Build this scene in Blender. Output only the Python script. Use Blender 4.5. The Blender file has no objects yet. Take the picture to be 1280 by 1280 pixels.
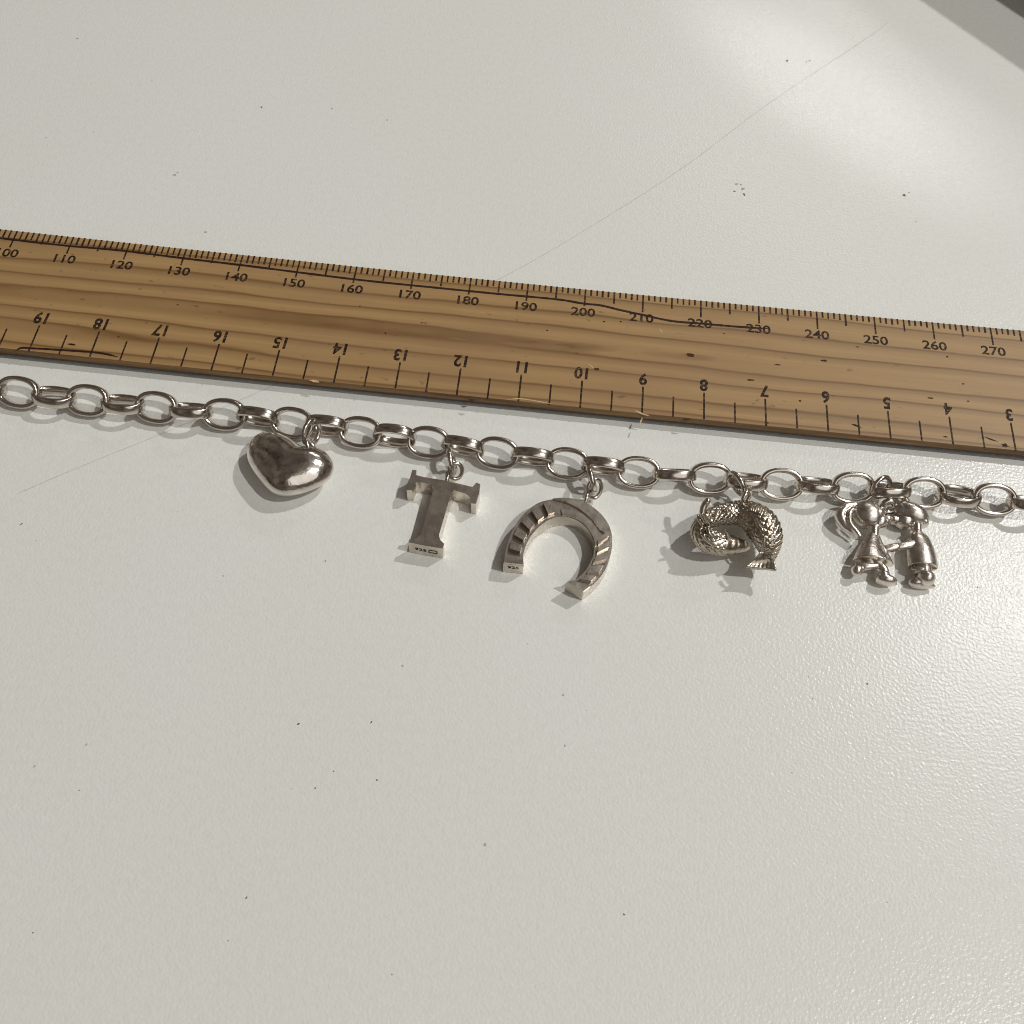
import bpy, bmesh, math, random
import numpy as np
from mathutils import Vector, Matrix

# ------------------------------------------------------------------ scene, camera, light
scene = bpy.context.scene
scene.render.engine = 'CYCLES'
COL = scene.collection
MM = 0.001                                   # everything below is laid out in millimetres
random.seed(4)
rng = np.random.default_rng(7)

RC = np.array([[0.9946734, 0.0960372, 0.0374389],
               [0.1018539, -0.8599682, -0.5000805],
               [-0.0158301, 0.5012300, -0.8651693]])
CC = np.array([4.014, -123.716, 136.22])
cam_d = bpy.data.cameras.new('camera')
cam_d.sensor_fit = 'HORIZONTAL'; cam_d.sensor_width = 36.0; cam_d.lens = 36.0
cam_d.clip_start = 0.005; cam_d.clip_end = 20.0
cam = bpy.data.objects.new('camera', cam_d); COL.objects.link(cam)
m = Matrix.Identity(4)
for i in range(3):
    m[i][0] = RC[0][i]; m[i][1] = -RC[1][i]; m[i][2] = -RC[2][i]; m[i][3] = CC[i] * MM
cam.matrix_world = m
scene.camera = cam

world = bpy.data.worlds.new('World'); scene.world = world; world.use_nodes = True
bg = world.node_tree.nodes['Background']
# the dim room around the table: uneven warm browns, no brighter or darker spot placed anywhere
wn = world.node_tree.nodes.new('ShaderNodeTexNoise'); wn.inputs['Scale'].default_value = 3.0; wn.inputs['Detail'].default_value = 4.0
wt = world.node_tree.nodes.new('ShaderNodeTexCoord'); world.node_tree.links.new(wt.outputs['Generated'], wn.inputs['Vector'])
wr = world.node_tree.nodes.new('ShaderNodeValToRGB')
wr.color_ramp.elements[0].position = 0.35; wr.color_ramp.elements[0].color = (0.025, 0.018, 0.013, 1)
wr.color_ramp.elements[1].position = 0.70; wr.color_ramp.elements[1].color = (0.24, 0.20, 0.165, 1)
world.node_tree.links.new(wn.outputs['Fac'], wr.inputs['Fac']); world.node_tree.links.new(wr.outputs['Color'], bg.inputs[0])
bg.inputs[1].default_value = 0.8

def lamp(name, direction, dist, size, power, color, target=(20, -30, 0), shape='DISK', size_y=None):
    d = Vector(direction).normalized()
    l = bpy.data.lights.new(name, 'AREA'); l.shape = shape; l.size = size
    if size_y: l.size_y = size_y
    l.energy = power; l.color = color
    o = bpy.data.objects.new(name, l); COL.objects.link(o)
    o.location = Vector(target) * MM + d * dist
    o.rotation_euler = d.to_track_quat('Z', 'Y').to_euler()
    return o
lamp('front_lamp', (0.58, -0.12, 1), 2.0, 0.052, 15.0, (1, 0.975, 0.915))
lamp('back_lamp', (0.64, 0.54, 1), 1.6, 0.042, 9.4, (1, 0.99, 0.955))
lamp('fill_panel', (0.55, -0.75, 1), 1.9, 1.5, 4.7, (1, 0.975, 0.93), target=(0, 0, 0), shape='DISK')  # added soft fill for ambient light and silver reflections, no known fixture
lamp('strip_lamp', (0.40, 1.36, 1), 1.5, 0.44, 1.3, (1, 0.985, 0.96), target=(58, 62, 0), shape='RECTANGLE', size_y=0.11)
# added spot, no known lamp: its narrow low beam makes the soft diagonal patch
sp = bpy.data.lights.new('added_beam', 'SPOT'); sp.energy = 11.5; sp.spot_size = math.radians(2.5); sp.spot_blend = 0.85
sp.shadow_soft_size = 0.006; sp.color = (1, 0.985, 0.96)
spo = bpy.data.objects.new('added_beam', sp); COL.objects.link(spo)
_d = Vector((-0.66, 0.66, 0.37)).normalized()
spo.location = Vector((57, 62, 0)) * MM + _d * 0.8; spo.rotation_euler = _d.to_track_quat('Z', 'Y').to_euler()

scene.view_settings.view_transform = 'Standard'
scene.view_settings.look = 'None'
scene.view_settings.exposure = 0.0
scene.view_settings.gamma = 1.0
scene.cycles.use_denoising = True
scene.cycles.max_bounces = 10
scene.cycles.sample_clamp_indirect = 6.0
scene.cycles.blur_glossy = 0.3
scene.cycles.filter_width = 1.05

# ------------------------------------------------------------------ helpers
def at(u, v, z=0.0):
    """ground layout helper: the point at height z (mm) seen at photograph position u, v"""
    d = RC.T @ np.array([(u - 640) / 1280, (v - 640) / 1280, 1.0])
    return CC + (z - CC[2]) / d[2] * d

def tag(o, label=None, cat=None, group=None, kind=None):
    if label: o['label'] = label
    if cat: o['category'] = cat
    if group: o['group'] = group
    if kind: o['kind'] = kind
    return o

def empty(name, loc, label, cat, group=None):
    o = bpy.data.objects.new(name, None); COL.objects.link(o)
    o.location = Vector(loc) * MM; o.empty_display_size = 0.002
    return tag(o, label, cat, group)

def wloc(o):
    l = Vector((0, 0, 0))
    while o is not None:
        l = l + o.location; o = o.parent
    return l

def mesh_of(name, verts, faces, smooth=True):
    me = bpy.data.meshes.new(name)
    me.from_pydata([tuple(map(float, v)) for v in verts], [], [tuple(map(int, f)) for f in faces])
    me.validate(); me.update()
    if smooth: me.polygons.foreach_set('use_smooth', [True] * len(me.polygons))
    return me

def put(name, me, mat, parent=None):
    """me: mesh in world millimetres -> object in metres under parent"""
    off = wloc(parent) if parent else Vector((0, 0, 0))
    me.transform(Matrix.Translation(-off) @ Matrix.Scale(MM, 4))
    me.materials.clear(); me.materials.append(mat)
    me.update()
    o = bpy.data.objects.new(name, me); COL.objects.link(o)
    o.parent = parent
    return o

def merge(*parts):
    V, F = [], []
    for v, f in parts:
        k = len(V); V += [tuple(x) for x in v]; F += [tuple(i + k for i in q) for q in f]
    return V, F

def unit(v):
    v = np.asarray(v, float); return v / (np.linalg.norm(v) + 1e-12)

def smooth_path(P, n):
    """Catmull-Rom through the points P (any dimension)"""
    P = np.asarray(P, float); k = len(P)
    Q = np.vstack([2 * P[0] - P[1], P, 2 * P[-1] - P[-2]])
    out = []
    for t in np.linspace(0, k - 1 - 1e-6, n):
        i = int(t); f = t - i; a, b, c, d = Q[i:i + 4]
        out.append(0.5 * (2 * b + (c - a) * f + (2 * a - 5 * b + 4 * c - d) * f * f + (3 * b - 3 * c + d - a) * f ** 3))
    return np.array(out)

def sweep(path, radii, nseg=12, closed=False, flat=1.0, up=(0, 0, 1), disp=None):
    path = np.asarray(path, float); n = len(path)
    radii = np.full(n, radii, float) if np.isscalar(radii) else np.asarray(radii, float)
    V, F = [], []
    nrm = None
    for i in range(n):
        if closed: t = unit(path[(i + 1) % n] - path[i - 1])
        else: t = unit(path[min(i + 1, n - 1)] - path[max(i - 1, 0)])
        if nrm is None:
            nrm = np.asarray(up, float)
            if abs(unit(nrm) @ t) > 0.95: nrm = np.array([1.0, 0.3, 0])
        nrm = unit(nrm - (nrm @ t) * t); b = np.cross(t, nrm)
        for j in range(nseg):
            a = 2 * math.pi * j / nseg
            r = radii[i] * (1 + (disp(i / (n - 1), a) if disp else 0))
            V.append(path[i] + r * (math.cos(a) * nrm * flat + math.sin(a) * b))
    m_ = n if closed else n - 1
    for i in range(m_):
        for j in range(nseg):
            a, b2 = i * nseg + j, i * nseg + (j + 1) % nseg
            c, d = ((i + 1) % n) * nseg + (j + 1) % nseg, ((i + 1) % n) * nseg + j
            F.append((a, d, c, b2))
    if not closed:
        F.append(tuple(range(nseg))); F.append(tuple(reversed(range((n - 1) * nseg, n * nseg))))
    return V, F

def torus(center, normal, R, r, nR=40, nr=12, squash=1.0, axis=None):
    n = unit(normal); a = np.array([1.0, 0, 0]) if axis is None else np.asarray(axis, float)
    a = unit(a - (a @ n) * n); b = np.cross(n, a)
    P = [np.asarray(center) + R * (math.cos(t) * a + squash * math.sin(t) * b) for t in np.linspace(0, 2 * math.pi, nR, endpoint=False)]
    return sweep(P, r, nr, closed=True, up=n)

def ellipsoid(c, r, rot=None, nu=24, nv=14):
    V, F = [], []
    R = np.eye(3) if rot is None else np.array(rot)
    for i in range(nv + 1):
        p = math.pi * i / nv
        for j in range(nu):
            t = 2 * math.pi * j / nu
            V.append(np.asarray(c) + R @ (np.array([math.sin(p) * math.cos(t), math.sin(p) * math.sin(t), math.cos(p)]) * np.asarray(r)))
    for i in range(nv):
        for j in range(nu):
            F.append((i * nu + j, (i + 1) * nu + j, (i + 1) * nu + (j + 1) % nu, i * nu + (j + 1) % nu))
    return V, F

def prism(outline, z0, z1, bevel=0.15, seg=2):
    """closed outline in mm, extruded and with worn edges -> mesh"""
    bm = bmesh.new()
    pts = [Vector((p[0], p[1], z1)) for p in outline]
    area = sum(pts[i].x * pts[(i + 1) % len(pts)].y - pts[(i + 1) % len(pts)].x * pts[i].y for i in range(len(pts)))
    if area < 0: pts.reverse()
    top = [bm.verts.new(p) for p in pts]; bot = [bm.verts.new((p.x, p.y, z0)) for p in pts]
    n = len(pts)
    bm.faces.new(top); bm.faces.new(list(reversed(bot)))
    for i in range(n): bm.faces.new((top[i], bot[i], bot[(i + 1) % n], top[(i + 1) % n]))
    if bevel:
        es = [e for e in bm.edges if e.calc_face_angle(0) > 0.6]
        bmesh.ops.bevel(bm, geom=es, offset=bevel, segments=seg, affect='EDGES', clamp_overlap=True, profile=0.5)
    me = bpy.data.meshes.new('prism'); bm.to_mesh(me); bm.free()
    me.polygons.foreach_set('use_smooth', [False] * len(me.polygons))
    return me

def box_vf(c, ex, ey, ez):
    c = np.asarray(c, float); V = []
    for sx in (-1, 1):
        for sy in (-1, 1):
            for sz in (-1, 1): V.append(c + sx * np.asarray(ex) + sy * np.asarray(ey) + sz * np.asarray(ez))
    return V, [(0, 1, 3, 2), (4, 6, 7, 5), (0, 4, 5, 1), (2, 3, 7, 6), (0, 2, 6, 4), (1, 5, 7, 3)]

def fused(parts, voxel=0.12, smooth_it=6):
    """overlapping solids melted into one cast surface"""
    V, F = merge(*parts)
    me = mesh_of('cast', V, F)
    o = bpy.data.objects.new('cast_tmp', me); COL.objects.link(o)
    r = o.modifiers.new('r', 'REMESH'); r.mode = 'VOXEL'; r.voxel_size = voxel
    s = o.modifiers.new('s', 'SMOOTH'); s.iterations = smooth_it; s.factor = 0.5
    dg = bpy.context.evaluated_depsgraph_get()
    out = bpy.data.meshes.new_from_object(o.evaluated_get(dg))
    bpy.data.objects.remove(o)
    out.polygons.foreach_set('use_smooth', [True] * len(out.polygons))
    return out

def text_mesh(s, size, sx=1.0, shear=0.0, bold=0.022):
    c = bpy.data.curves.new('t', 'FONT'); c.body = s; c.size = size; c.align_x = 'CENTER'; c.shear = shear
    c.resolution_u = 3; c.offset = size * bold
    o = bpy.data.objects.new('t', c); COL.objects.link(o)
    dg = bpy.context.evaluated_depsgraph_get()
    me = bpy.data.meshes.new_from_object(o.evaluated_get(dg))
    bpy.data.objects.remove(o); bpy.data.curves.remove(c)
    me.transform(Matrix.Diagonal((sx, 1, 1, 1)))
    return me

# ------------------------------------------------------------------ materials
def new_mat(name):
    mt = bpy.data.materials.new(name); mt.use_nodes = True
    nt = mt.node_tree; b = nt.nodes['Principled BSDF']
    return mt, nt, b
def N(nt, t, **kw):
    n = nt.nodes.new(t)
    for k, v in kw.items(): setattr(n, k, v)
    return n
def L(nt, a, b): nt.links.new(a, b)
def coords(nt, scale):
    tc = N(nt, 'ShaderNodeTexCoord'); mp = N(nt, 'ShaderNodeMapping'); mp.inputs['Scale'].default_value = scale
    L(nt, tc.outputs['Object'], mp.inputs['Vector']); return mp.outputs['Vector']
def noise(nt, vec, scale, detail=2, rough=0.5):
    n = N(nt, 'ShaderNodeTexNoise'); n.inputs['Scale'].default_value = scale
    n.inputs['Detail'].default_value = detail; n.inputs['Roughness'].default_value = rough
    if vec is not None: L(nt, vec, n.inputs['Vector'])
    return n.outputs['Fac']
def ramp(nt, fac, stops):
    r = N(nt, 'ShaderNodeValToRGB'); e = r.color_ramp.elements
    while len(e) < len(stops): e.new(0.5)
    for q, (p, c) in zip(e, stops):
        q.position = p; q.color = c if len(c) == 4 else (*c, 1)
    L(nt, fac, r.inputs['Fac']); return r.outputs['Color']
def math_n(nt, op, a, b=None, c=None):
    n = N(nt, 'ShaderNodeMath', operation=op)
    for i, x in enumerate((a, b, c)):
        if x is None: continue
        if isinstance(x, (int, float)): n.inputs[i].default_value = x
        else: L(nt, x, n.inputs[i])
    return n.outputs[0]
def mix_rgb(nt, fac, a, b, blend='MIX'):
    n = N(nt, 'ShaderNodeMix', data_type='RGBA', blend_type=blend)
    for s, x in ((n.inputs[0], fac), (n.inputs[6], a), (n.inputs[7], b)):
        if isinstance(x, (int, float)): s.default_value = x
        elif isinstance(x, tuple): s.default_value = (*x, 1) if len(x) == 3 else x
        else: L(nt, x, s)
    return n.outputs[2]
def bump(nt, b, h, strength, dist):
    n = N(nt, 'ShaderNodeBump'); n.inputs['Strength'].default_value = strength; n.inputs['Distance'].default_value = dist
    L(nt, h, n.inputs['Height']); L(nt, n.outputs['Normal'], b.inputs['Normal'])

# white laminate with an orange-peel skin
M_TABLE, nt, b = new_mat('white_laminate')
v = coords(nt, (1, 1, 1))
big = noise(nt, v, 14, 3)
col = ramp(nt, big, [(0.3, (0.728, 0.733, 0.702)), (0.7, (0.742, 0.752, 0.732))])
fine = noise(nt, v, 900, 2)
col = mix_rgb(nt, 0.05, col, ramp(nt, fine, [(0.3, (0.4, 0.39, 0.37)), (0.6, (0.9, 0.9, 0.88))]))
L(nt, col, b.inputs['Base Color'])
rv = N(nt, 'ShaderNodeMapRange'); rv.inputs['To Min'].default_value = 0.20; rv.inputs['To Max'].default_value = 0.34
L(nt, noise(nt, v, 45, 4, 0.6), rv.inputs['Value']); L(nt, rv.outputs[0], b.inputs['Roughness'])
b.inputs['Specular IOR Level'].default_value = 0.29
peel = noise(nt, v, 2200, 1.5, 0.45)
bump(nt, b, peel, 0.55, 0.00010)

# worn varnished softwood
M_WOOD, nt, b = new_mat('ruler_wood')
tc = N(nt, 'ShaderNodeTexCoord'); sep = N(nt, 'ShaderNodeSeparateXYZ'); L(nt, tc.outputs['Object'], sep.inputs[0])
mp = N(nt, 'ShaderNodeMapping'); mp.inputs['Scale'].default_value = (9, 40, 40); L(nt, tc.outputs['Object'], mp.inputs[0])
warp = noise(nt, mp.outputs[0], 1.0, 2)
mp2 = N(nt, 'ShaderNodeMapping'); mp2.inputs['Scale'].default_value = (55, 200, 200); L(nt, tc.outputs['Object'], mp2.inputs[0])
warp2 = noise(nt, mp2.outputs[0], 1.0, 3)
yy = math_n(nt, 'ADD', sep.outputs['Y'], math_n(nt, 'MULTIPLY', math_n(nt, 'SUBTRACT', warp, 0.5), 0.0060))
yy = math_n(nt, 'ADD', yy, math_n(nt, 'MULTIPLY', math_n(nt, 'SUBTRACT', warp2, 0.5), 0.0012))
mpy = N(nt, 'ShaderNodeMapping'); mpy.inputs['Scale'].default_value = (1.5, 210, 1); L(nt, tc.outputs['Object'], mpy.inputs[0])
wy = noise(nt, mpy.outputs[0], 1.0, 1)
yy = math_n(nt, 'ADD', yy, math_n(nt, 'MULTIPLY', math_n(nt, 'SUBTRACT', wy, 0.5), 0.0060))
yy = math_n(nt, 'ADD', yy, math_n(nt, 'MULTIPLY', sep.outputs['X'], 0.006))
ring = math_n(nt, 'FRACT', math_n(nt, 'MULTIPLY', yy, 1000 / 3.7))
late = ramp(nt, ring, [(0.0, (0.85, 0.85, 0.85)), (0.07, (0.18, 0.18, 0.18)), (0.38, (0.0, 0.0, 0.0)), (0.84, (0.50, 0.50, 0.50)), (0.97, (1, 1, 1))])
mp3 = N(nt, 'ShaderNodeMapping'); mp3.inputs['Scale'].default_value = (60, 2600, 900); L(nt, tc.outputs['Object'], mp3.inputs[0])
fib = noise(nt, mp3.outputs[0], 1.0, 3, 0.6)
blot = noise(nt, coords(nt, (45, 120, 100)), 1.0, 3)
c1 = mix_rgb(nt, late, (0.435, 0.278, 0.122), (0.150, 0.074, 0.024))
c1 = mix_rgb(nt, math_n(nt, 'MULTIPLY', fib, 0.55), c1, (0.235, 0.138, 0.058))
c1 = mix_rgb(nt, ramp(nt, blot, [(0.45, (0, 0, 0)), (0.8, (0.5, 0.5, 0.5))]), c1, (0.27, 0.165, 0.085))
dirt = noise(nt, coords(nt, (500, 900, 500)), 1.0, 2)
c1 = mix_rgb(nt, ramp(nt, dirt, [(0.68, (0, 0, 0)), (0.76, (0.5, 0.5, 0.5))]), c1, (0.10, 0.055, 0.03))
L(nt, c1, b.inputs['Base Color'])
b.inputs['Roughness'].default_value = 0.46
b.inputs['Specular IOR Level'].default_value = 0.38
bump(nt, b, math_n(nt, 'ADD', math_n(nt, 'MULTIPLY', fib, 0.6), math_n(nt, 'MULTIPLY', late, 0.5)), 0.35, 0.00008)

M_EDGE, nt, b = new_mat('shaded_wood_edge')  # shade of the front face and undercut put into a near-black wood colour
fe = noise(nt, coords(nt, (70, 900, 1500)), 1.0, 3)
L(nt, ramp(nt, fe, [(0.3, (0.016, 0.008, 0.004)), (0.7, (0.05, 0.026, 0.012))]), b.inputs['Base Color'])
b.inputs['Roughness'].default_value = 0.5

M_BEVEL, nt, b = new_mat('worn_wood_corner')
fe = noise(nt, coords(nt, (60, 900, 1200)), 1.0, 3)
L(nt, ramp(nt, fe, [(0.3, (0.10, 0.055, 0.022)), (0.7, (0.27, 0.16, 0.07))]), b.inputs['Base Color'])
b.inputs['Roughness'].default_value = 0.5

def plain(name, c, rough=0.6, vary=0.3, scale=2500, worn=None):
    mt, nt, b = new_mat(name)
    f = noise(nt, coords(nt, (1, 1, 1)), scale, 2)
    lo = tuple(x * (1 - vary) for x in c); hi = tuple(min(1, x * (1 + vary)) for x in c)
    cc = ramp(nt, f, [(0.3, lo), (0.7, hi)])
    if worn:
        g = noise(nt, coords(nt, (1, 1.6, 1)), 1900, 4, 0.65)
        cc = mix_rgb(nt, ramp(nt, g, [(0.50, (0, 0, 0)), (0.68, (0.75, 0.75, 0.75))]), cc, worn)
    L(nt, cc, b.inputs['Base Color'])
    b.inputs['Roughness'].default_value = rough; b.inputs['Specular IOR Level'].default_value = 0.2
    return mt
M_INK = plain('dark_brown_ink', (0.017, 0.008, 0.006), 0.6, worn=(0.19, 0.11, 0.05))
M_PEN = plain('pen_line', (0.028, 0.011, 0.008), 0.6)
M_KNOT = plain('wood_pit', (0.055, 0.025, 0.012), 0.8)
M_CHIP = plain('bare_wood_chip', (0.55, 0.40, 0.22), 0.7)
M_SPECK = plain('dirt', (0.15, 0.14, 0.13), 0.9)
M_SPECK2 = plain('pale_scuff', (0.42, 0.41, 0.39), 0.8)
M_CREASE = plain('faint_scratch', (0.60, 0.59, 0.565), 0.6, 0.12, 700)
M_BOX = plain('grey_green_card', (0.19, 0.22, 0.195), 0.75, 0.08, 300)
M_MARK = plain('struck_hallmark', (0.035, 0.028, 0.022), 0.6)

def silver(name, base, rough, bsc, bstr, bdist, tarnish=0.0):
    mt, nt, b = new_mat(name)
    v = coords(nt, (1, 1, 1))
    n1 = noise(nt, v, 420, 3)
    c = mix_rgb(nt, ramp(nt, n1, [(0.35, (0, 0, 0)), (0.75, (1, 1, 1))]), base, tuple(x * (1 - 0.25 - tarnish) for x in base))
    L(nt, c, b.inputs['Base Color'])
    b.inputs['Metallic'].default_value = 1.0
    n2 = noise(nt, v, 700, 3)
    r = N(nt, 'ShaderNodeMapRange'); r.inputs['To Min'].default_value = rough * 0.75; r.inputs['To Max'].default_value = rough * 1.4
    L(nt, n2, r.inputs['Value']); L(nt, r.outputs[0], b.inputs['Roughness'])
    h = noise(nt, v, bsc, 3, 0.55)
    bump(nt, b, h, bstr, bdist)
    return mt
SB = (0.79, 0.735, 0.675)
M_LINK = silver('silver_link', (0.72, 0.66, 0.595), 0.18, 900, 0.25, 0.00006)
M_POL = silver('silver_polished', SB, 0.21, 1500, 0.45, 0.00010)
M_CAST = silver('silver_cast', (0.80, 0.735, 0.67), 0.25, 1300, 0.5, 0.00010)
M_HEART = silver('silver_scuffed', SB, 0.15, 900, 0.45, 0.00014)
M_SATIN = silver('silver_satin', (0.75, 0.685, 0.605), 0.265, 2400, 0.4, 0.00006)
M_GROOVE = silver('silver_oxidised', (0.36, 0.315, 0.27), 0.28, 2400, 0.4, 0.00006)
M_DARK = silver('silver_antiqued', (0.64, 0.57, 0.475), 0.24, 2200, 0.4, 0.00008, 0.2)

# ------------------------------------------------------------------ table
tm = mesh_of('table', *box_vf((0, 0, -9), (330, 0, 0), (0, 270, 0), (0, 0, 9)), smooth=False)
table = put('table_top', tm, M_TABLE)
tag(table, kind='structure')

# the long faint scratch and the specks of dirt
def ribbon(P, w, z):
    P = np.asarray(P, float); V, F = [], []
    n = len(P); w = np.full(n, w) if np.isscalar(w) else w
    for i in range(n):
        t = unit(P[min(i + 1, n - 1)] - P[max(i - 1, 0)]); nn = np.array([-t[1], t[0]])
        for s in (1, -1): V.append((*(P[i] + s * nn * w[i] / 2), z))
    for i in range(n - 1): F.append((2 * i, 2 * i + 1, 2 * i + 3, 2 * i + 2))
    return V, F
def blob_flat(c, r, z, n=9, ang=None, stretch=1.0, h=0.03):
    a0 = random.random() * 6.28 if ang is None else ang
    V = []
    rim = []
    for k in range(n):
        a = 2 * math.pi * k / n; rr = r * random.uniform(0.6, 1.25)
        x, y = rr * math.cos(a) * stretch, rr * math.sin(a)
        rim.append((c[0] + x * math.cos(a0) - y * math.sin(a0), c[1] + x * math.sin(a0) + y * math.cos(a0)))
    V = [(x, y, z) for x, y in rim] + [(c[0] + (x - c[0]) * .6, c[1] + (y - c[1]) * .6, z + h) for x, y in rim]
    F = [(k, (k + 1) % n, n + (k + 1) % n, n + k) for k in range(n)] + [tuple(range(n, 2 * n))]
    return V, F
cr = smooth_path([at(u, v)[:2] for u, v in ((20, 618), (61, 600), (128, 572), (195, 545), (330, 487), (520, 400), (650, 335), (760, 270), (860, 205), (960, 130), (1080, 50), (1110, 28))], 160)
wv = 0.13 + 0.10 * np.abs(np.sin(np.linspace(0, 37, 160))) * rng.random(160)
put('scratch', mesh_of('scratch', *ribbon(cr, wv, 0.012), smooth=False), M_CREASE, table)
SPECKS = [(921, 230, .42, 1), (929, 236, .40, 1), (930, 243, .30, 0), (918, 239, .2, 0), (926, 231, .2, 0), (1130, 244, .42, 0), (1136, 241, .25, 1), (984, 76, .26, 0), (1012, 76, .32, 1), (1008, 77, .16, 0),
          (218, 219, .4, 1), (222, 216, .25, 1), (327, 134, .24, 0), (415, 136, .14, 0), (484, 150, .15, 0), (97, 48, .35, 1), (257, 290, .3, 1), (117, 165, .14, 0), (58, 172, .15, 1), (190, 101, .16, 1), (532, 90, .15, 1),
          (27, 655, .24, 0), (45, 676, .12, 0), (407, 701, .22, 1), (279, 720, .22, 1), (404, 847 - 145, .1, 0), (503, 832, .2, 1), (373, 905, .22, 0), (464, 903, .2, 0), (471, 975, .22, 0), (417, 964, .16, 0), (394, 985, .16, 0),
          (364, 986, .13, 1), (308, 1122, .18, 0), (41, 1166, .14, 0), (490, 1218, .2, 1), (606, 1056, .3, 1), (99, 988, .16, 1), (108, 931, .2, 1), (43, 958, .22, 1), (285, 1176, .13, 0),
          (704, 869, .28, 1), (706, 932, .22, 1), (780, 1143, .18, 0), (1084, 855, .26, 0), (1016, 873, .16, 1), (1011, 846, .13, 1), (1180, 900, .16, 1), (990, 966, .14, 1), (1109, 1128, .14, 1), (1222, 734, .2, 0), (1170, 758, .14, 1),
          (1145, 277, .18, 1), (950, 315, .14, 1), (900, 302, .12, 1), (865, 330, .16, 1), (660, 805, .12, 0), (660, 960, .1, 1), (733, 888, .12, 1), (520, 1000, .1, 1), (222, 640, .12, 1), (290, 835, .1, 1), (150, 870, .1, 1)]
for u, v, r, k in SPECKS:
    p = at(u, v)
    put('speck', mesh_of('speck', *blob_flat(p, r * (0.8 if v < 300 else 0.58), 0.010, stretch=random.uniform(1, 1.7), h=0.01 + 0.04 * r), smooth=False), (M_SPECK, M_SPECK2)[k], table)

# ------------------------------------------------------------------ ruler
T = 2.4; W = 25.75
def bow(x, y):
    k = 1 + y / 25.75 * 0.6
    return y + k * (0.42 * (x / 80) ** 2 - 0.26)
ruler = empty('ruler', (-40, -13, 0), 'worn wooden ruler with millimetre and centimetre scales lying behind the bracelet', 'ruler')
prof = [(-0.15, 0.25), (0.0, 0.5), (0.0, T - 0.15), (-0.12, T), (-W + 0.38, T), (-W + 0.30, T - 0.10), (-W + 0.06, T - 0.70), (-W, T - 0.80), (-W, 1.25), (-W + 0.12, 0.95), (-W + 0.75, 0.35), (-W + 1.1, 0.12), (-1.0, 0.12)]
xs = np.linspace(-196, 116, 105); V, F = [], []
for x in xs:
    for y, z in prof: V.append((x, bow(x, y), z))
n = len(prof)
for i in range(len(xs) - 1):
    for j in range(n): F.append((i * n + j, i * n + (j + 1) % n, (i + 1) * n + (j + 1) % n, (i + 1) * n + j))
F.append(tuple(reversed(range(n)))); F.append(tuple(range((len(xs) - 1) * n, len(xs) * n)))
rb = put('body', mesh_of('ruler_body', V, F, smooth=False), M_WOOD, ruler)
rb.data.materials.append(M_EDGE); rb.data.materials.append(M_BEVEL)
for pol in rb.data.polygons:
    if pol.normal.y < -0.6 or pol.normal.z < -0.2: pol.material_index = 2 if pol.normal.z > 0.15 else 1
ZI = T + 0.015
def bar(x, y0, y1, w, lean=0.0):
    return [(x - w / 2, bow(x, y0), ZI), (x + w / 2, bow(x, y0), ZI), (x + w / 2 + lean, bow(x, y1), ZI), (x - w / 2 + lean, bow(x, y1), ZI)], [(0, 1, 2, 3)]
fine_t, half_t, ten_t = [], [], []
for s in range(0, 301):
    x = s - 190 + random.uniform(-.03, .03)
    w = random.uniform(0.27, 0.36)
    if s % 10 == 0: put('tick', mesh_of('tick', *bar(x, -0.05, -3.95 + random.uniform(-.1, .1), 0.30), smooth=False), M_INK, ruler)
    elif s % 5 == 0: half_t.append(bar(x, -0.05, -2.65 + random.uniform(-.12, .1), w))
    else: fine_t.append(bar(x, -0.05, (-1.85 if s < 140 else -1.85 + 0.5 * min(1, (s - 140) / 60)) + random.uniform(-.18, .12), w))
put('millimetre_ticks', mesh_of('mt', *merge(*fine_t), smooth=False), M_INK, ruler)
put('half_centimetre_ticks', mesh_of('ht', *merge(*half_t), smooth=False), M_INK, ruler)
for c in range(0, 31):
    x = 300 - 10 * c - 190 + 0.6
    put('tick', mesh_of('tick', *bar(x, -20.0, -25.4 + random.uniform(-.15, .1), 0.30), smooth=False), M_INK, ruler)
    if c < 30: put('tick', mesh_of('tick', *bar(x - 5, -21.4, -25.4 + random.uniform(-.2, .1), 0.28), smooth=False), M_INK, ruler)
for s in range(90, 300, 10):
    me = text_mesh(str(s), 2.55, 1.10); x = s - 190
    h = 1.85
    me.transform(Matrix.Translation((x - 0.15, bow(x, -4.25) - h, ZI)))
    put('number', me, M_INK, ruler)
for c in range(1, 22):
    me = text_mesh(str(c), 3.2, 0.84, 0.04, 0.034); x = 300 - 10 * c - 190 + 0.6
    me.transform(Matrix.Translation((x, bow(x, -19.7) + 2.33, ZI)) @ Matrix.Rotation(math.pi, 4, 'Z') @ Matrix.Translation((0, 0, 0)))
    put('number', me, M_INK, ruler)
def ink(px, w, name, mat=None, n=120, taper=True, dz=0.012):
    P = smooth_path([at(u, v, T)[:2] for u, v in px], n)
    ww = w * (0.85 + 0.3 * rng.random(n))
    if taper: ww[:8] *= np.linspace(.2, 1, 8); ww[-8:] *= np.linspace(1, .2, 8)
    put(name, mesh_of(name, *ribbon(P, ww, ZI + dz), smooth=False), mat or M_PEN, ruler)
ink([(-30, 294.5), (0, 297.8), (80, 306.9), (150, 313.1), (230, 323), (310, 332.5), (444, 349.3), (552, 360.4), (620, 367.2), (694.8, 374.1), (728, 379.3), (751.5, 381.9), (774.7, 387.5), (800.5, 393), (839, 401.2), (877.8, 404.6), (920, 408.3), (962, 411)], 0.45, 'pen_line', n=240)
ink([(19, 438.5), (27, 435), (39, 435.4), (75, 437.5), (112, 440), (132, 442.5), (148, 446.5)], 0.40, 'pen_line', n=60)
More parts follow.
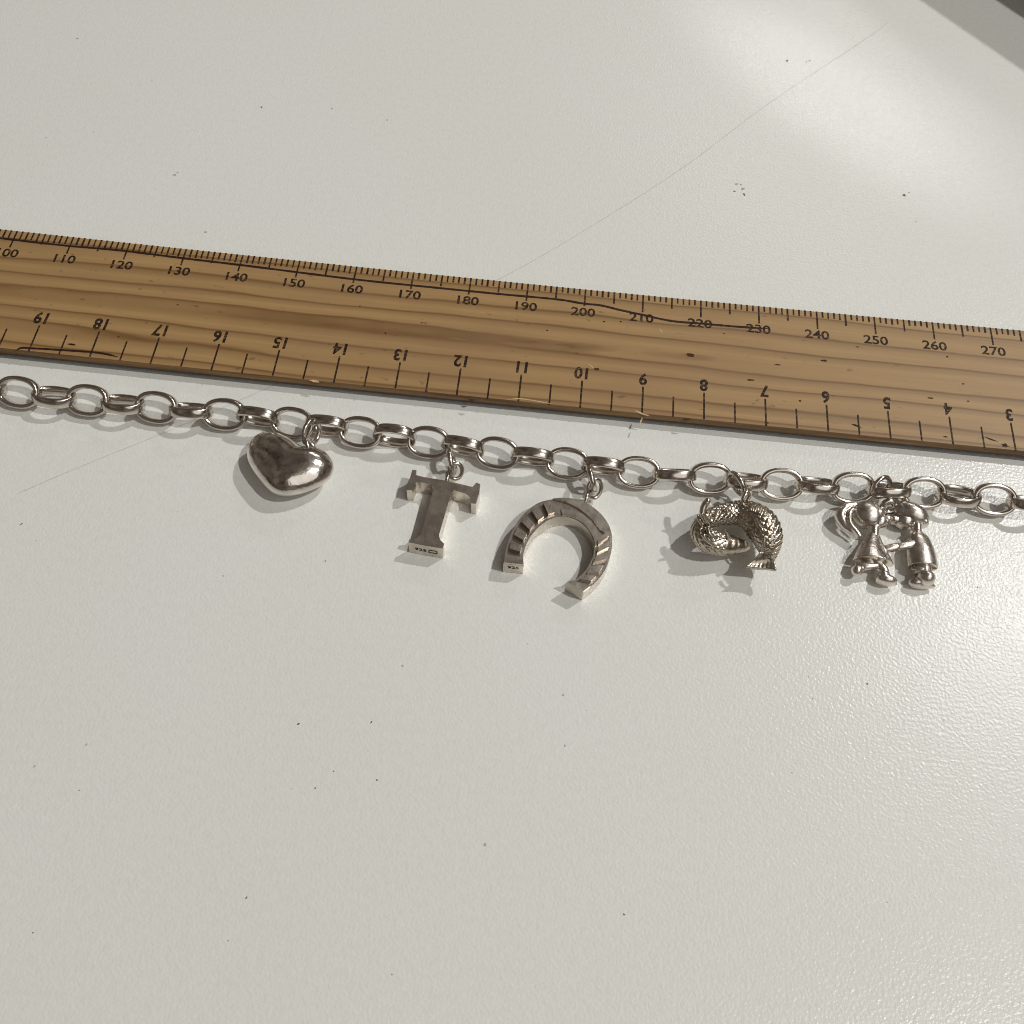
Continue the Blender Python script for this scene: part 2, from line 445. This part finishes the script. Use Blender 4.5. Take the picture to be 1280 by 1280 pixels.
ink([(84, 430), (90, 430.6), (95, 431.4)], 0.36, 'pen_line', n=20)
ink([(1064, 530), (1070, 532), (1077, 534.5)], 0.34, 'pen_line', n=20)
ink([(1230.5, 546), (1238, 549), (1247, 552)], 0.28, 'pen_line', n=20)
ink([(955, 527.5), (961, 529.5)], 0.25, 'pen_line', n=20)
ink([(803, 522), (801, 527), (800, 530)], 0.3, 'scuff', M_CHIP, n=20)
ink([(792, 512), (802, 517), (812, 520)], 0.3, 'scuff', M_CHIP, n=20)
ink([(387, 475.5), (394, 476.5), (399, 478)], 0.45, 'scuff', M_CHIP, n=20)
ink([(634, 499.5), (650, 498.5), (668, 501), (690, 505)], 0.22, 'scuff', M_CHIP, n=30)
ink([(735, 455), (742, 460)], 0.25, 'scuff', M_CHIP, n=20)
ink([(824, 410), (828, 417)], 0.22, 'scuff', M_CHIP, n=20)
for u, v, r, s in ((863.6, 444, .55, 2.2), (938, 475, .30, 3.2), (746, 461.5, .34, 2.2), (1030, 450.8, .36, 2.0), (972, 456, .2, 3.5), (1072, 433.8, .2, 2), (1184, 446, .24, 1.2), (1256, 556.5, .62, 1.4), (1000, 501, .25, 1.6), (1163, 497.6, .24, 3.2), (1210, 501.5, .2, 1.5),
                   (450, 382.5, .2, 1.2), (527, 403.5, .2, 1.2), (482, 416.5, .25, 1), (590, 500, .3, 2.5), (858, 524, .3, 3), (1182, 546, .22, 2.4), (222, 381, .2, 1.3), (533, 489, .3, 1), (148, 421, .25, 1), (755, 402, .22, 1.6), (776, 402, .2, 1.6), (684, 413, .2, 1.5), (905, 417, .16, 1.5), (1204, 480, .2, 1.8)):
    p = at(u, v, T)
    put('pit', mesh_of('pit', *blob_flat(p, r * 0.72, ZI, n=14, ang=0.03, stretch=s, h=0.01), smooth=False), M_KNOT, ruler)

# ------------------------------------------------------------------ assumed box out of view, placed to cast the corner shadow
bd = unit([6.9, -7.6]); bn = np.array([-bd[1], bd[0]])
if bn @ np.array([1, 1]) < 0: bn = -bn
bx0 = np.array([94.0, 98.4]) + bn * 10.5
q = [bx0 - bd * 70, bx0 + bd * 110, bx0 + bd * 110 + bn * 80, bx0 - bd * 70 + bn * 80]
cen = sum(q) / 4
bxo = empty('assumed_box', (cen[0], cen[1], 0), 'assumed grey-green lidded box, unseen beyond the far right corner, added for its shadow', 'box')
put('carton', prism(q, 0.05, 26.0, 0.6, 3), M_BOX, bxo)
lid = [cen + (p - cen) * 1.012 for p in q]
put('lid', prism(lid, 24.0, 31.0, 0.7, 3), M_BOX, bxo)

# ------------------------------------------------------------------ bracelet chain
RP = [(22, 489), (112, 500), (198, 511), (280, 520), (363, 524), (450, 538), (535, 555), (622, 568), (711, 577), (800, 591), (886, 596), (976, 607), (1064, 611), (1152, 613), (1242, 624)]
EP = [(-22, 485), (69, 494), (155, 506), (239, 515), (324, 522), (406, 531), (493, 549), (580, 562), (667, 572), (755, 584), (844, 593), (932, 601), (1022, 609), (1110, 612), (1200, 620), (1288, 630)]
DE = [20, 26, 20, 8, -18, -28, -30, -24, -20, -16, -4, 12, 10, 8, 20, 8]
DR = [2, -2, 1, 3, 0, -6, 4, 2, -3, 1, 4, -2, 0, 3, -2]
cent = []; roll = []
for i in range(len(EP)):
    th = -54 + DE[i]; cent.append(at(*EP[i], 2.35)); roll.append(th)
    if i < len(RP): cent.append(at(*RP[i], 2.1)); roll.append(35 + DR[i])
cent = np.array(cent); idx = np.arange(len(cent)) - 15
px_ = np.polyfit(idx, cent[:, 0], 4); py_ = np.polyfit(idx, cent[:, 1], 7)
CX = np.polyval(px_, idx); CY = np.polyval(py_, idx)
pitch = np.hypot(np.diff(CX), np.diff(CY)).mean()
TH, AX = 0.78, 1.62
LL = pitch + 2 * TH - 0.10; WW = 5.15
def link_mesh():
    a, b_ = (LL - TH) / 2, (WW - TH) / 2; nP, V, F = 64, [], []
    cs = []
    for k in range(12):
        t = 2 * math.pi * k / 12; c_, s_ = math.cos(t), math.sin(t)
        cs.append((math.copysign(abs(c_) ** 0.62, c_) * TH / 2, math.copysign(abs(s_) ** 0.50, s_) * AX / 2))
    e = 2 / 2.25
    for i in range(nP):
        t = 2 * math.pi * i / nP; c_, s_ = math.cos(t), math.sin(t)
        p = np.array([a * math.copysign(abs(c_) ** e, c_), b_ * math.copysign(abs(s_) ** e, s_)])
        nn = unit([c_ / a, s_ / b_])
        for r, z in cs: V.append((p[0] + nn[0] * r, p[1] + nn[1] * r, z))
    for i in range(nP):
        for j in range(12):
            F.append((i * 12 + j, ((i + 1) % nP) * 12 + j, ((i + 1) % nP) * 12 + (j + 1) % 12, i * 12 + (j + 1) % 12))
    return mesh_of('link', V, F)
LM = link_mesh(); LM.transform(Matrix.Scale(MM, 4)); LM.materials.append(M_LINK)
brace = empty('chain_bracelet', (0, -34, 0), 'silver oval link chain bracelet stretched out in front of the ruler', 'bracelet')
LINKPOS = {}
for i in range(len(cent)):
    j0, j1 = max(i - 1, 0), min(i + 1, len(cent) - 1)
    yaw = math.atan2(CY[j1] - CY[j0], CX[j1] - CX[j0]) + random.uniform(-.07, .07)
    th = math.radians(roll[i] + random.uniform(-5, 5))
    low = (WW / 2 - 0.1) * abs(math.sin(th)) + AX / 2 * abs(math.cos(th))
    z = max(low, 2.0) + 0.03
    o = bpy.data.objects.new('link', LM); COL.objects.link(o); o.parent = brace
    o.location = (Vector((CX[i], CY[i], z)) * MM) - brace.location
    o.rotation_euler = (Matrix.Rotation(yaw, 3, 'Z') @ Matrix.Rotation(random.uniform(-.03, .03), 3, 'Y') @ Matrix.Rotation(th, 3, 'X')).to_euler()
    LINKPOS[i] = (CX[i], CY[i], z)

# ------------------------------------------------------------------ heart charm
def Z(off, k):                                    # zoomed detail position -> photograph position
    return lambda x, y: (off[0] + x / k, off[1] + y / k)
zh = Z((270, 490), 7.111)
hs = [(275, 560), (300, 470), (345, 412), (420, 380), (510, 372), (600, 405), (690, 452), (775, 492), (860, 503), (940, 525), (1015, 585), (1052, 665), (1035, 745), (960, 820), (820, 885), (690, 918), (580, 922), (490, 893), (410, 812), (340, 720), (290, 635)]
hw_ = [at(*zh(x, y), 2.7)[:2] for x, y in hs]
ol = smooth_path(hw_ + hw_[:1], 121)[:-1]
for _ in range(8): ol = (np.roll(ol, 1, 0) + 2 * ol + np.roll(ol, -1, 0)) / 4
nT, nS = len(ol), 30
hc = at(*zh(640, 640), 2.7)[:2]
notch = at(*zh(790, 500), 2.7)[:2]; ax = unit(notch - hc)
heart = empty('heart_charm', (*hc, 0), 'puffed plain silver heart charm, leftmost charm on the bracelet', 'charm')
H1, H2, zc = 3.0, 2.75, 2.95
V, F = [(*hc, zc + H1)], []
rings = []
for half, H in ((1, H1), (-1, H2)):
    for k in range(1, nS + 1):
        a = math.pi / 2 * k / nS
        s_ = math.sin(a) if half == 1 else math.cos(a)
        if half == -1 and k == nS: continue
        zz = half * H * max(0, 1 - s_ ** 2.2) ** 0.55
        row = []
        for p in ol:
            q_ = hc + (p - hc) * s_; d = q_ - hc
            along = d @ ax; side = d[0] * ax[1] - d[1] * ax[0]
            val = 0.7 * math.exp(-(side / 1.5) ** 2) * max(0, along / 3.5) ** 1.6
            row.append(len(V)); V.append((q_[0], q_[1], zc + zz - half * min(val, abs(zz) * .7)))
        rings.append(row)
V.append((*hc, zc - H2)); last = len(V) - 1
for k in range(nT):
    F.append((0, rings[0][k], rings[0][(k + 1) % nT])); F.append((last, rings[-1][(k + 1) % nT], rings[-1][k]))
for a_, b_ in zip(rings[:-1], rings[1:]):
    for k in range(nT): F.append((a_[k], b_[k], b_[(k + 1) % nT], a_[(k + 1) % nT]))
hm = mesh_of('heart', V, F)
bm = bmesh.new(); bm.from_mesh(hm); bmesh.ops.recalc_face_normals(bm, faces=bm.faces); bm.to_mesh(hm); bm.free()
put('body', hm, M_HEART, heart)
bc = at(*zh(835, 470), 3.6)
put('bail', mesh_of('bail', *torus(bc, (0.75, 0.35, 0.3), 1.25, 0.36, squash=1.0), True), M_LINK, heart)
e5 = LINKPOS[10]
jc = at(*zh(850, 360), 3.4)
put('jump_ring', mesh_of('jump_ring', *torus(jc, (0.92, -0.35, 0.25), 1.95, 0.40)), M_LINK, heart)

# ------------------------------------------------------------------ letter T charm
zt_ = Z((430, 500), 5.818); ZT = 3.15
tpts = [(497, 508), (527, 510), (522, 545), (590, 562), (720, 583), (850, 612), (935, 632), (962, 600), (990, 612), (985, 668), (960, 755), (925, 752), (915, 705), (880, 680), (800, 655),
        (775, 690), (735, 830), (690, 985), (700, 1018), (728, 1045), (718, 1080), (600, 1062), (468, 1035), (478, 1010), (530, 1003), (560, 975), (610, 800), (652, 640), (640, 618), (560, 597), (520, 600), (495, 655), (455, 655), (458, 610), (478, 570)]
tw = [at(*zt_(x, y), ZT)[:2] for x, y in tpts]
letter = empty('letter_charm', (*(sum(tw) / len(tw)), 0), 'flat silver capital letter T charm with serifs', 'charm')
put('body', prism(tw, 0.10, ZT, 0.14, 2), M_SATIN, letter)
def base_line(pa, pb, z, du):
    a, b_ = at(*pa, ZT)[:2], at(*pb, ZT)[:2]; return a, b_
def face_text(parent, a, b_, s, size, zmid, sx=1.0, name='hallmark', frac=0.5, out=0.02):
    """lettering struck into the upright end face that runs from a to b_"""
    e = unit(b_ - a); nrm = np.array([e[1], -e[0]])
    me = text_mesh(s, size, sx); c = a + (b_ - a) * frac + nrm * out
    mt = Matrix(((e[0], 0, nrm[0], c[0]), (e[1], 0, nrm[1], c[1]), (0, 1, 0, zmid - size * 0.33), (0, 0, 0, 1)))
    me.transform(mt); return put(name, me, M_MARK, parent)
ta, tb = np.array(tw[22]), np.array(tw[20])
face_text(letter, ta, np.array(tw[21]), '925', 0.95, 1.6, 1.3, frac=0.66, out=0.03)
ta = np.array(tw[21])
e = unit(tb - ta); nrm = np.array([e[1], -e[0]]); cpt = ta + (tb - ta) * 0.38 + nrm * 0.03
hw, hh, th_ = 0.60, 0.36, 0.07
fr = []
for (cx, cz, sx, sz) in ((0, hh, hw, th_), (0, -hh, hw, th_), (-hw, 0, th_, hh), (hw, 0, th_, hh)):
    fr.append(box_vf((cpt[0] + e[0] * cx, cpt[1] + e[1] * cx, 1.6 + cz), (e[0] * sx, e[1] * sx, 0), (nrm[0] * .01, nrm[1] * .01, 0), (0, 0, sz)))
put('hallmark', mesh_of('hm', *merge(*fr), smooth=False), M_MARK, letter)
put('bail', mesh_of('bail', *torus(at(*zt_(812, 518), 2.5), (0.30, -0.72, 0.62), 1.05, 0.32, squash=1.2)), M_LINK, letter)
put('bail_post', mesh_of('bail_post', *sweep([at(*zt_(758, 525), 2.6), at(*zt_(752, 560), 2.5), at(*zt_(748, 600), 2.4)], 0.36, 12)), M_LINK, letter)
put('jump_ring', mesh_of('jump_ring', *torus(at(*zt_(785, 445), 2.9), (0.93, 0.25, 0.2), 1.75, 0.44)), M_LINK, letter)

# ------------------------------------------------------------------ horseshoe charm
zs = Z((600, 540), 5.567); ZS = 3.1
outer = [(163, 908), (180, 810), (222, 690), (290, 580), (390, 495), (500, 462), (620, 457), (740, 490), (845, 570), (902, 655), (922, 745), (910, 850), (868, 960), (800, 1045), (722, 1108)]
inner = [(305, 922), (303, 840), (338, 745), (400, 665), (480, 605), (575, 582), (670, 605), (745, 665), (790, 745), (798, 810), (782, 875), (735, 960), (668, 1020), (600, 1043)]
ow = smooth_path([at(*zs(*p), ZS)[:2] for p in outer], 61); iw = smooth_path([at(*zs(*p), ZS)[:2] for p in inner], 61)
shoe = empty('horseshoe_charm', (*((ow.mean(0) + iw.mean(0)) / 2), 0), 'silver horseshoe charm with raised square nail blocks', 'charm')
body = prism(list(ow) + list(iw[::-1]), 0.10, ZS - 0.30, 0.12, 2)
put('body', body, M_SATIN, shoe)
def band(t, f):                                   # point on the top face: t along, f across (0 outer .. 1 inner)
    i = t * 60; k = min(int(i), 59); g = i - k
    o_ = ow[k] * (1 - g) + ow[k + 1] * g; n_ = iw[k] * (1 - g) + iw[k + 1] * g
    return o_ * (1 - f) + n_ * f
def plate(t0, t1, f0, f1, z0, z1, bev, name, n=3, mat=None):
    P = [band(t, f0) for t in np.linspace(t0, t1, n)] + [band(t, f1) for t in np.linspace(t1, t0, n)]
    return put(name, prism(P, z0, z1, bev, 2), mat or M_SATIN, shoe)
# stepped rim, heel plates, crown plate and the nail blocks
for t0, t1 in ((0.0, 0.045), (0.955, 1.0)): plate(t0, t1, 0.02, 0.98, ZS - 0.5, ZS + 0.02, 0.10, 'heel_plate')
for t0, t1 in ((0.052, 0.352), (0.648, 0.948)): plate(t0, t1, 0.15, 0.85, ZS - 0.6, ZS - 0.27, 0, 'groove', 14, M_GROOVE)
for arm in (0, 1):
    for k in range(5):
        t = 0.090 + k * 0.060
        t0, t1 = t - 0.0175, t + 0.0175
        if arm: t0, t1 = 1 - t1, 1 - t0
        plate(t0, t1, 0.20, 0.80, ZS - 0.6, ZS + 0.24, 0.11, 'nail_block', 2)
crown = [band(t, 0.015) for t in np.linspace(0.36, 0.70, 18)] + [band(t, f) for t, f in zip(np.linspace(0.69, 0.38, 12), (.13, .3, .42, .5, .53, .53, .52, .48, .42, .34, .22, .12))]
put('crown_plate', prism(crown, ZS - 0.5, ZS + 0.02, 0.08, 2), M_SATIN, shoe)
plate(0.385, 0.675, 0.60, 0.97, ZS - 0.5, ZS - 0.08, 0.08, 'rim_step', 14)
sa, sb = ow[0], iw[0]
face_text(shoe, np.array(sa), np.array(sb), '925', 1.0, 1.75, 1.15)
put('bail', mesh_of('bail', *torus(at(*zs(797, 395), 2.7), (0.45, -0.66, 0.6), 1.2, 0.32, squash=1.25)), M_LINK, shoe)
put('bail_post', mesh_of('bail_post', *sweep([at(*zs(765, 405), 2.7), at(*zs(742, 450), 2.6), at(*zs(735, 500), 2.4)], 0.36, 12)), M_LINK, shoe)
put('jump_ring', mesh_of('jump_ring', *torus(at(*zs(775, 325), 3.0), (0.92, 0.3, 0.2), 1.80, 0.44)), M_LINK, shoe)

# ------------------------------------------------------------------ fish charm
zf = Z((840, 600), 8.533)
fp = [(815, 705, 2.6, .55), (745, 705, 2.8, 1.05), (640, 695, 3.0, 1.45), (500, 680, 3.4, 1.65), (375, 630, 4.0, 1.70), (310, 545, 4.0, 1.50), (345, 455, 4.0, 1.30), (450, 392, 3.6, 1.35), (590, 357, 3.0, 1.55), (735, 352, 3.1, 1.80), (865, 400, 3.9, 2.15),
      (955, 485, 4.7, 2.35), (1012, 600, 5.1, 2.15), (1030, 710, 5.0, 1.70), (1030, 790, 4.7, 1.2), (1015, 840, 4.5, .9)]
path4 = smooth_path([(*at(*zf(x, y), z), r) for x, y, z, r in fp], 520)
fpath, frad = path4[:, :3], np.maximum(path4[:, 3] * 1.03, 0.2)
fish = empty('fish_charm', (*fpath[:, :2].mean(0), 0), 'antiqued silver curled scaly fish charm with spiny fin and flared tail', 'charm')
def scales(s, a):
    if s < 0.19: return 0.014 * math.sin(s * 170 + 3 * math.cos(a)) * math.cos(3 * a + 9 * s) + 0.04 * (s / 0.19)
    # overlapping half-round scales: the topmost of the rows that reach this point
    best = -0.09; nu_, nw = 62.0, 12.0
    u = (1 - s) * nu_; w = a / (2 * math.pi) * nw
    for back in (0, 1):
        row = math.floor(u) - back; fu = (u - row) / 1.75
        w2 = (w + 0.5 * (row % 2)) % 1.0 - 0.5
        lim = 1.0 - 3.2 * w2 * w2
        if 0 <= fu <= lim: best = max(best, 0.12 * fu - 0.06 + 0.04 * (1 - 4 * w2 * w2))
    return best
put('body', mesh_of('fish_body', *sweep(fpath, frad, 112, disp=scales)), M_DARK, fish)
def fpt(x, y, z): return at(*zf(x, y), z)
def spine(name, pts, r0, r1, n=16, flat=1.0):
    P = smooth_path([fpt(*p) for p in pts], n)
    return put(name, mesh_of(name, *sweep(P, np.linspace(r0, r1, n), 10, flat=flat)), M_DARK, fish)
spine('horn', [(395, 470, 5.6), (342, 405, 6.2), (325, 340, 6.8), (345, 270, 7.4), (378, 226, 7.9)], 0.60, 0.44)
put('horn_tip', mesh_of('horn_tip', *ellipsoid(fpt(380, 222, 7.95), (.46, .46, .46))), M_DARK, fish)
spine('side_fin', [(330, 480, 5.8), (285, 420, 6.1), (275, 370, 6.4)], 0.34, 0.14)
spine('side_fin', [(455, 370, 5.4), (480, 330, 5.9), (520, 300, 6.2)], 0.26, 0.12)
spine('side_fin', [(560, 330, 5.0), (590, 295, 5.4), (640, 275, 5.6)], 0.26, 0.12)
spine('side_fin', [(400, 480, 6.0), (350, 400, 6.9), (318, 355, 7.8)], 0.26, 0.2)
spine('barbel', [(400, 775, 1.9), (340, 765, 2.0), (300, 720, 2.2), (290, 680, 2.6)], 0.22, 0.12)
spine('barbel', [(590, 650, 4.6), (600, 600, 5.4), (585, 555, 6.2), (560, 530, 6.6)], 0.26, 0.14)
spine('barbel', [(770, 710, 3.2), (785, 680, 4.0), (775, 655, 4.6)], 0.22, 0.10)
spine('jaw', [(800, 715, 2.4), (700, 745, 1.9), (560, 765, 1.7), (430, 745, 1.9)], 0.30, 0.75)
spine('gill_ridge', [(560, 650, 4.6), (470, 625, 5.3), (400, 575, 5.9), (380, 520, 6.1)], 0.30, 0.36)
spine('gill_ridge', [(560, 700, 4.0), (450, 690, 4.8), (370, 640, 5.5), (330, 580, 6.1)], 0.28, 0.34)
spine('gill_ridge', [(590, 730, 3.2), (480, 735, 3.7), (380, 710, 4.6)], 0.28, 0.3)
spine('side_ridge', [(835, 330, 6.0), (885, 410, 6.7), (925, 490, 7.3), (965, 545, 7.5)], 0.30, 0.34)
spine('side_ridge', [(985, 600, 7.6), (975, 680, 7.0), (965, 760, 6.1)], 0.3, 0.16)
put('eye', mesh_of('eye', *merge(ellipsoid(fpt(605, 683, 4.35), (.30, .30, .26)), torus(fpt(605, 683, 4.25), (0, -0.5, 0.85), 0.42, 0.13, 20, 8))), M_DARK, fish)
put('nostril', mesh_of('nostril', *ellipsoid(fpt(690, 705, 3.55), (.35, .28, .22))), M_DARK, fish)
# dorsal fin: rays with a web between them
nr_ = 13; web_i, web_o = [], []
for k in range(nr_):
    f = k / (nr_ - 1)
    bi = smooth_path([(840, 330), (925, 370), (1000, 450), (1055, 540)], 50)[int(f * 49)]
    bo = smooth_path([(845, 280), (960, 285), (1060, 385), (1128, 520)], 50)[int(f * 49)]
    zi = 6.4 + 0.9 * f; zo = 6.0 + 0.9 * math.sin(f * 3.0) + 0.4 * f
    p0, p1 = fpt(*bi, zi), fpt(*bo, zo); web_i.append(p0); web_o.append(p0 + (p1 - p0) * (0.9 if k % 2 else 0.8))
    put('fin_ray', mesh_of('fin_ray', *sweep(smooth_path([p0, (p0 + p1) / 2 + np.array([0, 0, .12]), p1], 8), np.linspace(.26, .13, 8), 8)), M_DARK, fish)
V, F = [], []
for a_, b_ in zip(web_i, web_o):
    for dz in (0.07, -0.07): V += [a_ + [0, 0, dz], b_ + [0, 0, dz]]
for k in range(nr_ - 1):
    o_ = 4 * k; F += [(o_, o_ + 1, o_ + 5, o_ + 4), (o_ + 2, o_ + 6, o_ + 7, o_ + 3), (o_ + 1, o_ + 3, o_ + 7, o_ + 5), (o_, o_ + 4, o_ + 6, o_ + 2)]
F += [(0, 2, 3, 1), (4 * nr_ - 4, 4 * nr_ - 3, 4 * nr_ - 1, 4 * nr_ - 2)]
put('fin_web', mesh_of('fin_web', V, F, smooth=False), M_DARK, fish)
# tail: a flared fan with ridges
nt_, na = 9, 25; V, F = [], []
root_a, root_b = fpt(945, 770, 5.4), fpt(1095, 745, 5.4)
for side in (0.32, -0.32):
    for i in range(nt_):
        s = i / (nt_ - 1)
        for j in range(na):
            f = j / (na - 1)
            e0 = root_a * (1 - f) + root_b * f
            tipx = smooth_path([(785, 930, 4.0), (890, 945, 3.8), (1000, 950, 3.9), (1110, 965, 4.2)], na)[j]
            p = e0 + (fpt(*tipx) - e0) * (s ** 0.85)
            p = p + np.array([0, 0, 0.5 * math.sin(math.pi * s) * -1 + side + (0.07 * math.cos(f * 7 * 2 * math.pi) * s * (1 - f) if side > 0 else 0)])
            V.append(p)
for h in range(2):
    for i in range(nt_ - 1):
        for j in range(na - 1):
            a_ = h * nt_ * na + i * na + j; qd = (a_, a_ + na, a_ + na + 1, a_ + 1)
            F.append(qd if h == 0 else qd[::-1])
K = nt_ * na
for i in range(nt_ - 1):
    F += [(i * na, K + i * na, K + (i + 1) * na, (i + 1) * na), (i * na + na - 1, (i + 1) * na + na - 1, K + (i + 1) * na + na - 1, K + i * na + na - 1)]
for j in range(na - 1):
    F += [((nt_ - 1) * na + j, K + (nt_ - 1) * na + j, K + (nt_ - 1) * na + j + 1, (nt_ - 1) * na + j + 1), (j, j + 1, K + j + 1, K + j)]
put('tail_fin', mesh_of('tail_fin', V, F), M_DARK, fish)
put('bail', mesh_of('bail', *torus(fpt(790, 195, 5.0), (0.85, -0.45, 0.25), 1.35, 0.34)), M_LINK, fish)
put('jump_ring', mesh_of('jump_ring', *torus(at(922, 605, 3.6), (0.8, 0.55, 0.15), 1.9, 0.42)), M_LINK, fish)

# ------------------------------------------------------------------ couple charm
zk = Z((1020, 570), 6.738)
def kp(x, y, z=2.4): return at(*zk(x, y), z - 0.5)
couple = empty('couple_charm', (*kp(640, 750, 0)[:2], 0), 'silver charm of two small kissing figures holding hands, rightmost on the bracelet', 'charm')
def tube(pts, radii, n=20, nseg=14, flat=1.0):
    P = smooth_path([(*kp(*p), r) for p, r in zip(pts, radii)], n)
    return sweep(P[:, :3], P[:, 3], nseg, flat=flat)
def rz(a):
    c, s = math.cos(math.radians(a)), math.sin(math.radians(a)); return [[c, -s, 0], [s, c, 0], [0, 0, 1]]
# girl
girl = put('figure', fused([
    ellipsoid(kp(530, 560, 2.3), (1.5, 1.25, 1.4), rz(25)),
    ellipsoid(kp(595, 540, 2.3), (1.05, 0.75, 1.0), rz(20)),
    tube([(490, 590), (492, 680), (488, 740)], [.8, .62, .9]),
    tube([(540, 790, 2.4), (605, 782, 2.7), (650, 772, 2.8), (690, 765, 2.8)], [.7, .66, .66, .62]),
    tube([(490, 880, 2.2), (565, 960, 2.2), (575, 1020, 2.2)], [1.0, .8, .8]),
    tube([(470, 900, 2.0), (420, 930, 2.2), (365, 945, 2.4)], [.9, .75, .7]),
], 0.12, 5), M_CAST, couple)
girl['label'] = 'left figure with ponytail and flared dress'
put('hair', fused([ellipsoid(kp(432, 492, 2.4), (2.55, 2.30, 1.95), rz(-28)), ellipsoid(kp(500, 500, 2.6), (1.55, 1.35, 1.5), rz(10))], 0.12, 6), M_CAST, girl)
put('ponytail', fused([tube([(340, 410, 2.8), (250, 440, 2.8), (205, 510, 2.6), (250, 590, 2.4), (320, 640, 2.3), (365, 695, 2.1)], [.6, .8, .9, .75, .6, .4], 26),
                       tube([(320, 440, 3.3), (280, 490, 3.4), (288, 570, 3.1), (345, 640, 2.8), (370, 680, 2.6)], [.36, .44, .44, .42, .36], 24)], 0.11, 3), M_CAST, girl)
put('dress', fused([tube([(490, 650), (483, 740), (477, 820), (480, 900)], [.7, 1.6, 2.4, 3.05], 18, 32, flat=0.64)], 0.11, 3), M_CAST, girl)
put('hem', fused([tube([(330, 915, 2.4), (420, 930, 2.6), (520, 925, 2.6)], [.5, .62, .5])], 0.11, 3), M_CAST, girl)
put('shoe', fused([ellipsoid(kp(592, 1045, 2.0), (1.6, 0.8, 1.1), rz(-6)), ellipsoid(kp(570, 1010, 2.2), (.9, .9, 1.0)), ellipsoid(kp(592, 1066, 1.7), (1.65, .42, .9), rz(-4))], 0.11, 3), M_CAST, girl)
put('shoe', fused([ellipsoid(kp(345, 965, 2.2), (0.85, 0.95, 0.9), rz(-40))], 0.11, 3), M_CAST, girl)
# boy
boy = put('figure', fused([
    ellipsoid(kp(745, 555, 2.2), (1.6, 1.2, 1.4), rz(-10)),
    ellipsoid(kp(655, 540, 2.3), (1.0, 0.7, 0.95), rz(-5)),
    tube([(845, 570), (855, 640), (868, 710)], [.8, .7, 1.2]),
    tube([(840, 740, 2.7), (780, 752, 2.9), (725, 762, 2.9), (680, 768, 2.8)], [.8, .72, .68, .62]),
    tube([(900, 920, 2.2), (905, 1000, 2.1)], [1.4, 1.3]),
], 0.12, 5), M_CAST, couple)
boy['label'] = 'right figure in a long plain robe'
put('hair', fused([ellipsoid(kp(798, 487, 2.5), (2.85, 1.80, 1.95), rz(-24)), ellipsoid(kp(720, 470, 2.5), (1.6, 1.35, 1.6), rz(-10)), ellipsoid(kp(900, 570, 2.3), (.85, .6, 1.3), rz(-15))], 0.12, 6), M_CAST, boy)
put('robe', fused([tube([(856, 645), (862, 690), (875, 770), (892, 870), (900, 940)], [.8, 1.55, 2.0, 2.2, 2.2], 22, 32, flat=0.72)], 0.11, 3), M_CAST, boy)
put('hem', fused([tube([(805, 945, 2.5), (905, 955, 3.0), (1008, 945, 2.4)], [.36, .4, .36])], 0.11, 2), M_CAST, boy)
put('shoe', fused([ellipsoid(kp(925, 1030, 2.2), (1.35, 1.2, 1.5)), ellipsoid(kp(850, 1065, 1.7), (1.3, .75, .95), rz(5)), ellipsoid(kp(900, 1092, 1.5), (1.95, .45, .9), rz(2))], 0.11, 4), M_CAST, boy)
put('bail', mesh_of('bail', *torus(kp(612, 425, 3.0), (0.1, -0.75, 0.6), 0.9, 0.46, squash=1.0)), M_LINK, couple)
put('jump_ring', mesh_of('jump_ring', *torus(kp(550, 265, 3.4), (0.55, -0.75, 0.45), 1.75, 0.36)), M_LINK, couple)
